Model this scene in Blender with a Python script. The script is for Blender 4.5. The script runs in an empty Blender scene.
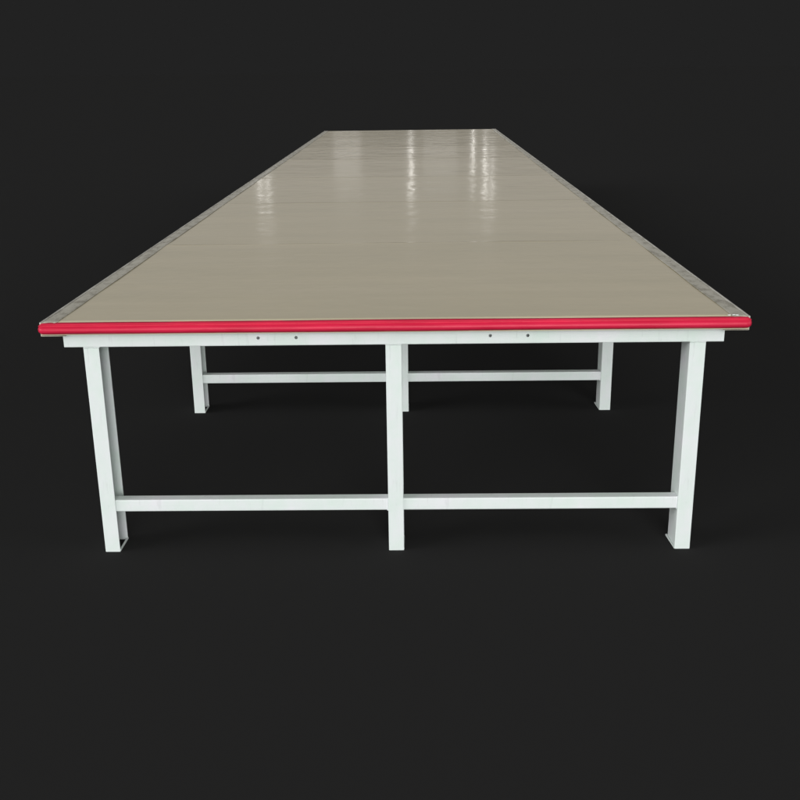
import bpy, bmesh, math, random
from mathutils import Vector, Matrix, noise

random.seed(4)
scene = bpy.context.scene
col = scene.collection

# ------------------------------------------------------------------ helpers
def srgb(r, g, b):
    f = lambda c: c / 12.92 if c <= .04045 else ((c + .055) / 1.055) ** 2.4
    return (f(r / 255), f(g / 255), f(b / 255), 1)

def link(o, parent=None):
    col.objects.link(o)
    if parent:
        o.parent = parent
    return o

def obj(name, bm, mat, parent=None, smooth=False, label=None):
    bmesh.ops.recalc_face_normals(bm, faces=bm.faces)
    me = bpy.data.meshes.new(name)
    bm.to_mesh(me)
    bm.free()
    me.materials.append(mat)
    if smooth:
        for p in me.polygons:
            p.use_smooth = True
    o = link(bpy.data.objects.new(name, me), parent)
    if label:
        o['label'] = label
    return o

def box(bm, x0, x1, y0, y1, z0, z1, bevel=0.0, seg=2):
    r = bmesh.ops.create_cube(bm, size=1, matrix=Matrix.Translation(((x0 + x1) / 2, (y0 + y1) / 2, (z0 + z1) / 2))
                              @ Matrix.Diagonal((x1 - x0, y1 - y0, z1 - z0, 1)))
    if bevel:
        es = list({e for v in r['verts'] for e in v.link_edges})
        bmesh.ops.bevel(bm, geom=es, offset=bevel, segments=seg, affect='EDGES', profile=.5)
    return bm

def extrude_profile(pts, length, axis, closed=True):
    """pts: 2-D outline, extruded along z (axis 'z'), x or y from 0 to length."""
    bm = bmesh.new()
    def P(a, b, t):
        return {'z': (a, b, t), 'x': (t, a, b), 'y': (a, t, b)}[axis]
    lo = [bm.verts.new(P(a, b, 0)) for a, b in pts]
    hi = [bm.verts.new(P(a, b, length)) for a, b in pts]
    n = len(pts)
    for i in range(n):
        j = (i + 1) % n
        bm.faces.new((lo[i], lo[j], hi[j], hi[i]))
    return bm, lo, hi

def rounded_rect(x0, x1, y0, y1, r, seg=3):
    out = []
    for cx, cy, a0 in ((x1 - r, y1 - r, 0), (x0 + r, y1 - r, 90), (x0 + r, y0 + r, 180), (x1 - r, y0 + r, 270)):
        for k in range(seg + 1):
            a = math.radians(a0 + 90 * k / seg)
            out.append((cx + r * math.cos(a), cy + r * math.sin(a)))
    return out

def tube(length, w, h, t, r, axis):
    """Hollow square tube, open at both ends, from 0 to length along axis."""
    out = rounded_rect(0, w, 0, h, r)
    inn = rounded_rect(t, w - t, t, h - t, max(r - t, .0006))
    bm = bmesh.new()
    P = lambda a, b, s: {'z': (a, b, s), 'x': (s, a, b), 'y': (a, s, b)}[axis]
    L = [[bm.verts.new(P(a, b, s)) for a, b in ring] for s in (0, length) for ring in (out, inn)]
    n = len(out)
    for i in range(n):
        j = (i + 1) % n
        bm.faces.new((L[0][i], L[0][j], L[2][j], L[2][i]))
        bm.faces.new((L[1][j], L[1][i], L[3][i], L[3][j]))
        bm.faces.new((L[0][j], L[0][i], L[1][i], L[1][j]))
        bm.faces.new((L[2][i], L[2][j], L[3][j], L[3][i]))
    return bm

# ---------------------------------------------------------------- materials
def new_mat(name):
    m = bpy.data.materials.new(name)
    m.use_nodes = True
    nt = m.node_tree
    return m, nt, nt.nodes['Principled BSDF'], nt.links

def coords(nt, scale=(1, 1, 1)):
    tc = nt.nodes.new('ShaderNodeTexCoord')
    mp = nt.nodes.new('ShaderNodeMapping')
    mp.inputs['Scale'].default_value = scale
    nt.links.new(tc.outputs['Object'], mp.inputs['Vector'])
    return mp.outputs['Vector']

def noise_tex(nt, vec, scale, detail=3, rough=.5):
    n = nt.nodes.new('ShaderNodeTexNoise')
    n.inputs['Scale'].default_value = scale
    n.inputs['Detail'].default_value = detail
    n.inputs['Roughness'].default_value = rough
    nt.links.new(vec, n.inputs['Vector'])
    return n.outputs['Fac']

def ramp(nt, fac, stops):
    r = nt.nodes.new('ShaderNodeValToRGB')
    r.color_ramp.elements[0].position, r.color_ramp.elements[0].color = stops[0]
    r.color_ramp.elements[1].position, r.color_ramp.elements[1].color = stops[1]
    for p, c in stops[2:]:
        e = r.color_ramp.elements.new(p)
        e.color = c
    nt.links.new(fac, r.inputs['Fac'])
    return r.outputs['Color']

def bump(nt, h, strength, dist, normal=None):
    b = nt.nodes.new('ShaderNodeBump')
    b.inputs['Strength'].default_value = strength
    b.inputs['Distance'].default_value = dist
    nt.links.new(h, b.inputs['Height'])
    if normal:
        nt.links.new(normal, b.inputs['Normal'])
    return b.outputs['Normal']

def g(v):
    return (v, v, v, 1)

# white powder-coated steel, a little uneven and lightly scuffed
M_STEEL, nt, bs, lk = new_mat('white_painted_steel')
v = coords(nt)
vs = coords(nt, (1, 1, .12))
c = ramp(nt, noise_tex(nt, v, 9, 4, .6), [(.30, (.64, .735, .685, 1)), (.70, (.735, .745, .77, 1))])
mix = nt.nodes.new('ShaderNodeMix'); mix.data_type = 'RGBA'; mix.blend_type = 'MULTIPLY'
mix.inputs['Factor'].default_value = 1
lk.new(c, mix.inputs['A'])
lk.new(ramp(nt, noise_tex(nt, vs, 55, 5, .7), [(.27, g(.84)), (.42, g(1))]), mix.inputs['B'])
lk.new(mix.outputs['Result'], bs.inputs['Base Color'])
lk.new(ramp(nt, noise_tex(nt, v, 30, 3), [(.3, g(.34)), (.7, g(.52))]), bs.inputs['Roughness'])
bs.inputs['Specular IOR Level'].default_value = .35
lk.new(bump(nt, noise_tex(nt, v, 260, 2), .10, .002), bs.inputs['Normal'])

# glossy beige PVC sheet with fine wrinkles running across the table
M_PVC, nt, bs, lk = new_mat('beige_pvc_sheet')
v = coords(nt)
va = coords(nt, (.35, 2.2, 1))
vb = coords(nt, (.9, 14, 1))
lk.new(ramp(nt, noise_tex(nt, va, 2.2, 5, .6), [(.30, (.545, .488, .348, 1)), (.70, (.605, .536, .386, 1))]), bs.inputs['Base Color'])
lk.new(ramp(nt, noise_tex(nt, vb, 2.0, 4), [(.3, g(.10)), (.7, g(.16))]), bs.inputs['Roughness'])
bs.inputs['Specular IOR Level'].default_value = .22
n1 = bump(nt, noise_tex(nt, vb, 1.6, 4, .55), .16, .0012)
n2 = bump(nt, noise_tex(nt, v, 14, 3), .08, .001, n1)
n3 = bump(nt, noise_tex(nt, coords(nt, (1, .8, 1)), 5.5, 3, .5), .5, .0050, n2)
lk.new(n3, bs.inputs['Normal'])

# greyish translucent edging film, crinkled and a little dirty
M_FILM, nt, bs, lk = new_mat('grey_edging_film')
v = coords(nt, (1, .45, 1))
lk.new(ramp(nt, noise_tex(nt, v, 26, 7, .68), [(.38, (.24, .225, .17, 1)), (.72, (.54, .52, .44, 1)), (.50, (.43, .415, .345, 1))]), bs.inputs['Base Color'])
bs.inputs['Roughness'].default_value = .2
bs.inputs['Specular IOR Level'].default_value = .5
lk.new(bump(nt, noise_tex(nt, v, 34, 5, .6), .4, .004), bs.inputs['Normal'])

M_HIGHLIGHT, nt, bs, lk = new_mat('pale_edge_highlight')  # pale colour stands in for light caught on the film's outer bevel
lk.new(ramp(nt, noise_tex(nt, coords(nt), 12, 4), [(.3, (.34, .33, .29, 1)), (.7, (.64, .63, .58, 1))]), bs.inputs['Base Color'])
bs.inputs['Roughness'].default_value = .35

# red padded edging
M_RED, nt, bs, lk = new_mat('red_vinyl_edging')
v = coords(nt, (.5, 3, 3))
lk.new(ramp(nt, noise_tex(nt, v, 9, 4), [(.3, (.50, .010, .040, 1)), (.7, (.66, .018, .066, 1))]), bs.inputs['Base Color'])
bs.inputs['Roughness'].default_value = .46
bs.inputs['Specular IOR Level'].default_value = .32
lk.new(bump(nt, noise_tex(nt, v, 22, 4), .35, .004), bs.inputs['Normal'])

# plain charcoal ground
M_FLOOR, nt, bs, lk = new_mat('charcoal_floor')
bs.inputs['Base Color'].default_value = g(.0272)
bs.inputs['Roughness'].default_value = 1
bs.inputs['Specular IOR Level'].default_value = 0

# --------------------------------------------------------------- the ground
bm = bmesh.new()
bmesh.ops.create_grid(bm, x_segments=1, y_segments=1, size=1500)
fl = obj('floor', bm, M_FLOOR)
fl['kind'] = 'structure'

# ----------------------------------------------------------------- the table
H = .800           # top surface
HW = 1.096         # half width
LEN = 10.577
ROWS = [.038 + k * (LEN - .038 * 2 - .1) / 7 for k in range(8)]
ROWS[1] = 1.51
ZB = .7147         # underside of the rails
RAIL = .0470

table = link(bpy.data.objects.new('work_table', None))
table['label'] = 'long beige work table with red padded front edge and white steel legs'
table['category'] = 'table'
table.empty_display_size = .3

SEAMS = [1.4963, 2.9969, 4.477, 6.0583, 7.52, 9.03]

def top_height(x, y):
    z = 0
    s = [0] + SEAMS + [LEN]
    for a, b in zip(s, s[1:]):
        if a <= y <= b:
            t = (y - a) / (b - a)
            z -= .0011 * math.sin(math.pi * t)
    for i, sy in enumerate(SEAMS):
        d = (y - sy - .004 * noise.noise(Vector((x * 1.3, i * 7.1, 0)))) / .012
        z += (.0009 + .0008 * noise.noise(Vector((x * 2.5, i * 3.3, 4)))) * math.exp(-d * d)
    z += .0008 * noise.noise(Vector((x * .9, y * 1.6, 0)))
    z += .0004 * noise.noise(Vector((x * 2.2, y * 6.0, 9)))
    fade = min(1, min(HW - abs(x), y, LEN - y) / .05)
    return z * max(0, fade)

# tabletop: board with the sheet over it, panel joints telegraph through
ys = set()
y = 0.0
while y < LEN:
    ys.add(round(y, 4)); y += .05
ys.add(LEN)
for s in SEAMS:
    for k in range(-8, 9):
        ys.add(round(s + k * .0032, 4))
ys = sorted(ys)
xs = [-HW + 2 * HW * i / 56 for i in range(57)]
bm = bmesh.new()
grid = [[bm.verts.new((x, y, H + top_height(x, y))) for x in xs] for y in ys]
for j in range(len(ys) - 1):
    for i in range(len(xs) - 1):
        bm.faces.new((grid[j][i], grid[j][i + 1], grid[j + 1][i + 1], grid[j + 1][i])).smooth = True
ring = [grid[0][i] for i in range(len(xs))] + [grid[j][-1] for j in range(1, len(ys))] \
    + [grid[-1][i] for i in range(len(xs) - 2, -1, -1)] + [grid[j][0] for j in range(len(ys) - 2, 0, -1)]
low = [bm.verts.new((q.co.x, q.co.y, ZB + RAIL + .002)) for q in ring]
for a in range(len(ring)):
    b = (a + 1) % len(ring)
    bm.faces.new((ring[a], low[a], low[b], ring[b]))
bm.faces.new(low)
obj('tabletop', bm, M_PVC, table, label='glossy beige sheet top with faint cross joints')

# crinkled edging film along both long edges, folded round the board
for s in (-1, 1):
    bm = bmesh.new()
    prof = [(HW - .048, .0010), (HW - .045, .0017), (HW - .026, .0018), (HW - .007, .0020), (HW + .0012, .0005), (HW + .0036, -.005), (HW + .0036, -.040),
            (HW + .0012, -.040), (HW + .0012, -.004), (HW - .006, .0006), (HW - .046, .0006)]
    n = int(LEN / .03)
    rings = []
    for k in range(n + 1):
        yy = .004 + (LEN - .008) * k / n
        r = []
        for q, (px, pz) in enumerate(prof):
            wob = .0035 * noise.noise(Vector((s * 5, yy * 3.1, q if q > 1 else 0))) if q < 2 else 0
            dz = .0011 * noise.noise(Vector((s * 9, yy * 9, q * .7))) if 0 < q < 4 else 0
            r.append(bm.verts.new((s * (px + wob), yy, H + pz + dz + (.0 if q > 4 else 0))))
        rings.append(r)
    m = len(prof)
    for k in range(n):
        for q in range(m):
            bm.faces.new((rings[k][q], rings[k][(q + 1) % m], rings[k + 1][(q + 1) % m], rings[k + 1][q])).smooth = True
    bm.faces.new(rings[0]); bm.faces.new(rings[-1])
    obj('edging_film', bm, M_FILM, table, label='crinkled grey edging film with brighter outer edge')

# red padded edging wrapped round the two short edges
def bumper(y_face, direction, zs):
    prof = []
    # (outward, z) : welt on top, crease, rounded roll, tuck below
    base = [(-.012, .0016), (-.004, .0020), (.003, .0014), (.0075, .0000), (.0080, -.0022), (.0000, -.0050),
            (.0080, -.0082), (.0140, -.0122), (.0162, -.0175), (.0150, -.0240), (.0118, -.0282), (.0070, -.0318),
            (.0010, -.0336), (-.0040, -.0342)]
    prof = base + [(-.0040, -.0330), (.0004, -.0322), (.0015, -.0015), (-.012, .0010)]
    X0, X1 = -HW - .006, HW + .006
    n = 240
    bm = bmesh.new()
    rings = []
    for k in range(n + 1):
        t = k / n
        x = X0 + (X1 - X0) * t
        e = min(t, 1 - t) * (X1 - X0)
        cap = 1 if e > .014 else math.sqrt(max(.02, 1 - (1 - e / .014) ** 2))
        r = []
        for q, (o_, z_) in enumerate(prof):
            w = 1 + .10 * noise.noise(Vector((x * 4.5, q * .22, zs)))
            dz = .0012 * noise.noise(Vector((x * 2.2, zs, q * .1)))
            oo = o_ * w if 4 < q < 13 else o_
            zc = -.016
            zz = zc + (z_ - zc) * (.55 + .45 * cap)
            r.append(bm.verts.new((x, y_face - direction * (oo * (.35 + .65 * cap)) , H + zz + dz)))
        rings.append(r)
    m = len(prof)
    for k in range(n):
        for q in range(m):
            bm.faces.new((rings[k][q], rings[k][(q + 1) % m], rings[k + 1][(q + 1) % m], rings[k + 1][q])).smooth = True
    bm.faces.new(rings[0]); bm.faces.new(rings[-1])
    return obj('edge_pad', bm, M_RED, table, label='red padded vinyl edging')
bumper(0.0, 1, 1.5)

# clear film tail just under the red edging at both corners
for s in (-1, 1):
    bm = bmesh.new()
    x0, x1 = sorted((s * (HW - .075), s * (HW + .002)))
    box(bm, x0, x1, .0015, .034, H - .0405, H - .0385, .0006, 1)
    obj('film_tail', bm, M_FILM, table)

# --- steel frame
def rail_x(name, x0, x1, y0, z0, w=.04, h=RAIL, label=None, holes=None):
    bm = tube(x1 - x0, w, h, .002, .003, 'x')
    bmesh.ops.translate(bm, verts=bm.verts, vec=(x0, y0, z0))
    o = obj(name, bm, M_STEEL, table, label=label)
    if holes:
        cb = bmesh.new()
        for hx, hz in holes:
            bmesh.ops.create_cone(cb, cap_ends=True, segments=20, radius1=.0052, radius2=.0052, depth=.02,
                                  matrix=Matrix.Translation((hx, y0, hz)) @ Matrix.Rotation(math.pi / 2, 4, 'X'))
        cm = bpy.data.meshes.new('cut'); cb.to_mesh(cm); cb.free()
        co = bpy.data.objects.new('cut', cm); col.objects.link(co)
        md = o.modifiers.new('holes', 'BOOLEAN'); md.operation = 'DIFFERENCE'; md.object = co; md.solver = 'EXACT'
        dg = bpy.context.evaluated_depsgraph_get()
        nm = bpy.data.meshes.new_from_object(o.evaluated_get(dg))
        o.modifiers.clear(); o.data = nm
        bpy.data.objects.remove(co)
    return o

front_rail = rail_x('end_rail', -1.0415, 1.0345, .035, ZB, label='white front rail with four small bolt holes',
       holes=[(-.425, .7400), (-.3053, .7403), (.3045, .7410), (.4219, .7403)])
rail_x('end_rail', -1.04, 1.04, LEN - .075, ZB)
for x in (-.98, -.0200, .94):
    bm = tube(LEN - .154, .04, RAIL, .002, .003, 'y')
    bmesh.ops.translate(bm, verts=bm.verts, vec=(x, .077, ZB))
    obj('long_rail', bm, M_STEEL, table)

# legs: C-channels 50 x 100, open towards +x, each on a small welded foot plate
def leg_mesh(hgt):
    W, D, t, r = .050, .100, .004, .003
    pts = [(W, 0), (W, t), (t + .002, t), (t, t + .002), (t, D - t - .002), (t + .002, D - t), (W, D - t), (W, D)]
    # outer rounded corners on the web side
    for a in (90, 120, 150, 180):
        pts.append((r + r * math.cos(math.radians(a)), D - r + r * math.sin(math.radians(a))))
    for a in (180, 210, 240, 270):
        pts.append((r + r * math.cos(math.radians(a)), r + r * math.sin(math.radians(a))))
    bm, lo, hi = extrude_profile(pts, hgt, 'z')
    bm.faces.new(lo); bm.faces.new(hi)
    return bm

def foot_bar_mesh(side):
    """thin bar welded across the foot: on the open side (+1) or outside the web (-1), flaring slightly to the back"""
    bm = bmesh.new()
    if side > 0:
        box(bm, .0462, .0512, .0042, .1012, 0, .0075, .001, 1)
    else:
        box(bm, -.0065, -.0002, .0008, .1035, 0, .0065, .001, 1)
        for v in bm.verts:
            if v.co.x < -.003 and v.co.y < .05:
                v.co.x += .0050
    return bm

def add_leg(x, y, side, protos={}):
    if side not in protos:
        l = obj('leg', leg_mesh(ZB - .0006), M_STEEL, table, label='white open channel steel leg')
        obj('foot_bar', foot_bar_mesh(side), M_STEEL, l)
        protos[side] = l
    else:
        src = protos[side]
        l = link(src.copy(), table)
        link(src.children[0].copy(), l)
    l.location = (x, y, .0002)
    return l

for k, y in enumerate(ROWS):
    for x in (-.983, -.025 if k != 1 else -.019, .930):
        add_leg(x, y, -1 if x > .5 else 1)
    if 0 < k < 7:
        for a, b in ((-1.04, -.985), (-.941, -.023), (.023, .937), (.983, 1.04)):
            rail_x('cross_rail', a, b, y + .02, ZB)

# cross stretchers near the floor, butted to the legs
st = {}
for k, y in enumerate(ROWS):
    for side, (a, b) in enumerate(((-.9785, -.0255 if k != 1 else -.0195), (-.0205 if k != 1 else -.0145, .9295))):
        if side not in st or k == 1:
            bm = tube(b - a, .040, .0415, .002, .0035, 'x')
            # weld beads at both ends
            for ex, dx in ((0.0 if side else .0, 1), (b - a, -1)):
                for q in range(11):
                    cz = .0415 * q / 10
                    bmesh.ops.create_icosphere(bm, subdivisions=1, radius=random.uniform(.0018, .0030),
                        matrix=Matrix.Translation((ex + dx * (.0015), .0005 + random.uniform(-.0006, .0006), cz)))
            for f in bm.faces:
                pass
            o = obj('stretcher', bm, M_STEEL, table, label='white square tube stretcher')
            if k != 1:
                st[side] = o
        else:
            o = link(st[side].copy(), table)
        o.location = (a, y + .0055, .1448)

# weld bead under the front rail above each front leg
for x in (-.955, 0.0, .955):
    bm = bmesh.new()
    for q in range(26):
        bmesh.ops.create_icosphere(bm, subdivisions=1, radius=random.uniform(.0016, .0028),
            matrix=Matrix.Translation((x - .025 + .05 * q / 25, .0372, ZB + random.uniform(-.001, .0008))))
    obj('weld_bead', bm, M_STEEL, table, smooth=True)

# thin pale strip painting in the highlight along the film's outer bevel
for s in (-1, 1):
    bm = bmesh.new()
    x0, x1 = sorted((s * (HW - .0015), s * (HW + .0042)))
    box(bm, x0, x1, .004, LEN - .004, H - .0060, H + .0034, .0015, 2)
    obj('edge_highlight', bm, M_HIGHLIGHT, table)

# small staples holding the film at the right front corner
for i, (x, y) in enumerate(((1.040, .022), (1.055, .024), (1.064, .021))):
    bm = bmesh.new()
    box(bm, x - .0045, x + .0045, y - .0012, y + .0012, H + .002, H + .0045, .0005, 1)
    obj('staple', bm, M_STEEL, table)

# ------------------------------------------------------------------ lights
def sun(name, elev, azim, strength, angle, color=(1, 1, 1)):
    """azim: direction the light comes from, 0 = behind the camera (-y), + = from the right."""
    l = bpy.data.lights.new(name, 'SUN')
    l.energy = strength; l.angle = math.radians(angle); l.color = color
    o = link(bpy.data.objects.new(name, l))
    e, a = math.radians(elev), math.radians(azim)
    d = Vector((math.sin(a) * math.cos(e), -math.cos(a) * math.cos(e), math.sin(e)))
    o.rotation_euler = d.to_track_quat('Z', 'Y').to_euler()
    o.location = d * 6
    return o
sun('front_light', 11, 5, 2.15, 30, (.985, 1, .99))
sun('overhead_light', 33, -8, .62, 50, (1, .985, .96))
sun('left_fill', 13, -70, 2.1, 40)
sun('right_fill', 15, 75, .8, 40)

# far lamps and windows beyond the table end that mirror in the glossy top
CAM = Vector((.0761, -3.0933, 1.5366))
def far_lamp(tx, ty, tdown_lo, tdown_hi, width, power, color=(1, .97, .92), D=140):
    """Hangs D metres away in the bearing that mirrors in the top at (tx, ty)."""
    b = Vector((tx - CAM.x, ty - CAM.y)); b.normalize()
    h0 = tdown_lo * D - (CAM.z - H) + H
    h1 = tdown_hi * D - (CAM.z - H) + H
    l = bpy.data.lights.new('far_lamp', 'AREA')
    l.shape = 'RECTANGLE'; l.size = width; l.size_y = h1 - h0
    l.energy = power; l.color = color; l.spread = math.radians(20)
    o = link(bpy.data.objects.new('far_lamp', l))
    o.location = (CAM.x + b.x * D, CAM.y + b.y * D, (h0 + h1) / 2)
    d = o.location - Vector((0, 5, H))
    o.rotation_euler = d.to_track_quat('Z', 'Y').to_euler()
    return o
far_lamp(.0369, 5.01, .080, .108, .12, .17)
far_lamp(.5901, 6.40, .070, .086, .12, .12)
far_lamp(.5647, 4.33, .088, .105, .12, .15)
far_lamp(.5812, 3.87, .100, .112, .14, .09)
far_lamp(-1.045, 4.38, .085, .112, .5, .13)
far_lamp(-.955, 4.16, .090, .116, .5, .11)
far_lamp(-.64, 7.9, .0715, .085, 3.6, .16)
far_lamp(.34, 8.5, .0715, .080, 4.5, .12)

# ------------------------------------------------------------------- world
w = bpy.data.worlds.new('World')
scene.world = w
w.use_nodes = True
bg = w.node_tree.nodes['Background']
wt = w.node_tree
tc = wt.nodes.new('ShaderNodeTexCoord')
sx = wt.nodes.new('ShaderNodeSeparateXYZ')
wt.links.new(tc.outputs['Generated'], sx.inputs[0])
wt.links.new(ramp(wt, sx.outputs['Z'], [(.0, g(.0160)), (1, g(.07)), (.0635, g(.0160)), (.072, (.44, .42, .385, 1)), (.12, (.35, .335, .31, 1)),
                                        (.26, (.32, .31, .29, 1)), (.42, g(.12))]), bg.inputs['Color'])
bg.inputs['Strength'].default_value = 1.0

# ------------------------------------------------------------------ camera
cam = bpy.data.cameras.new('camera')
cam.sensor_width = 36
cam.lens = 1026.66 / 800 * 36
cam.clip_end = 5000
co = link(bpy.data.objects.new('camera', cam))
ya, pi_, ro = math.radians(1.051), math.radians(17.8108), math.radians(.784)
R = Vector((math.cos(ya), math.sin(ya), 0))
F0 = Vector((-math.sin(ya), math.cos(ya), 0))
F = F0 * math.cos(pi_) + Vector((0, 0, -math.sin(pi_)))
U = F0 * math.sin(pi_) + Vector((0, 0, math.cos(pi_)))
R2 = R * math.cos(ro) - U * math.sin(ro)
U2 = R * math.sin(ro) + U * math.cos(ro)
M = Matrix((R2, U2, -F)).transposed().to_4x4()
M.translation = CAM
co.matrix_world = M
scene.camera = co

scene.view_settings.view_transform = 'Standard'
scene.view_settings.look = 'None'
scene.view_settings.exposure = 0
scene.view_settings.gamma = 1
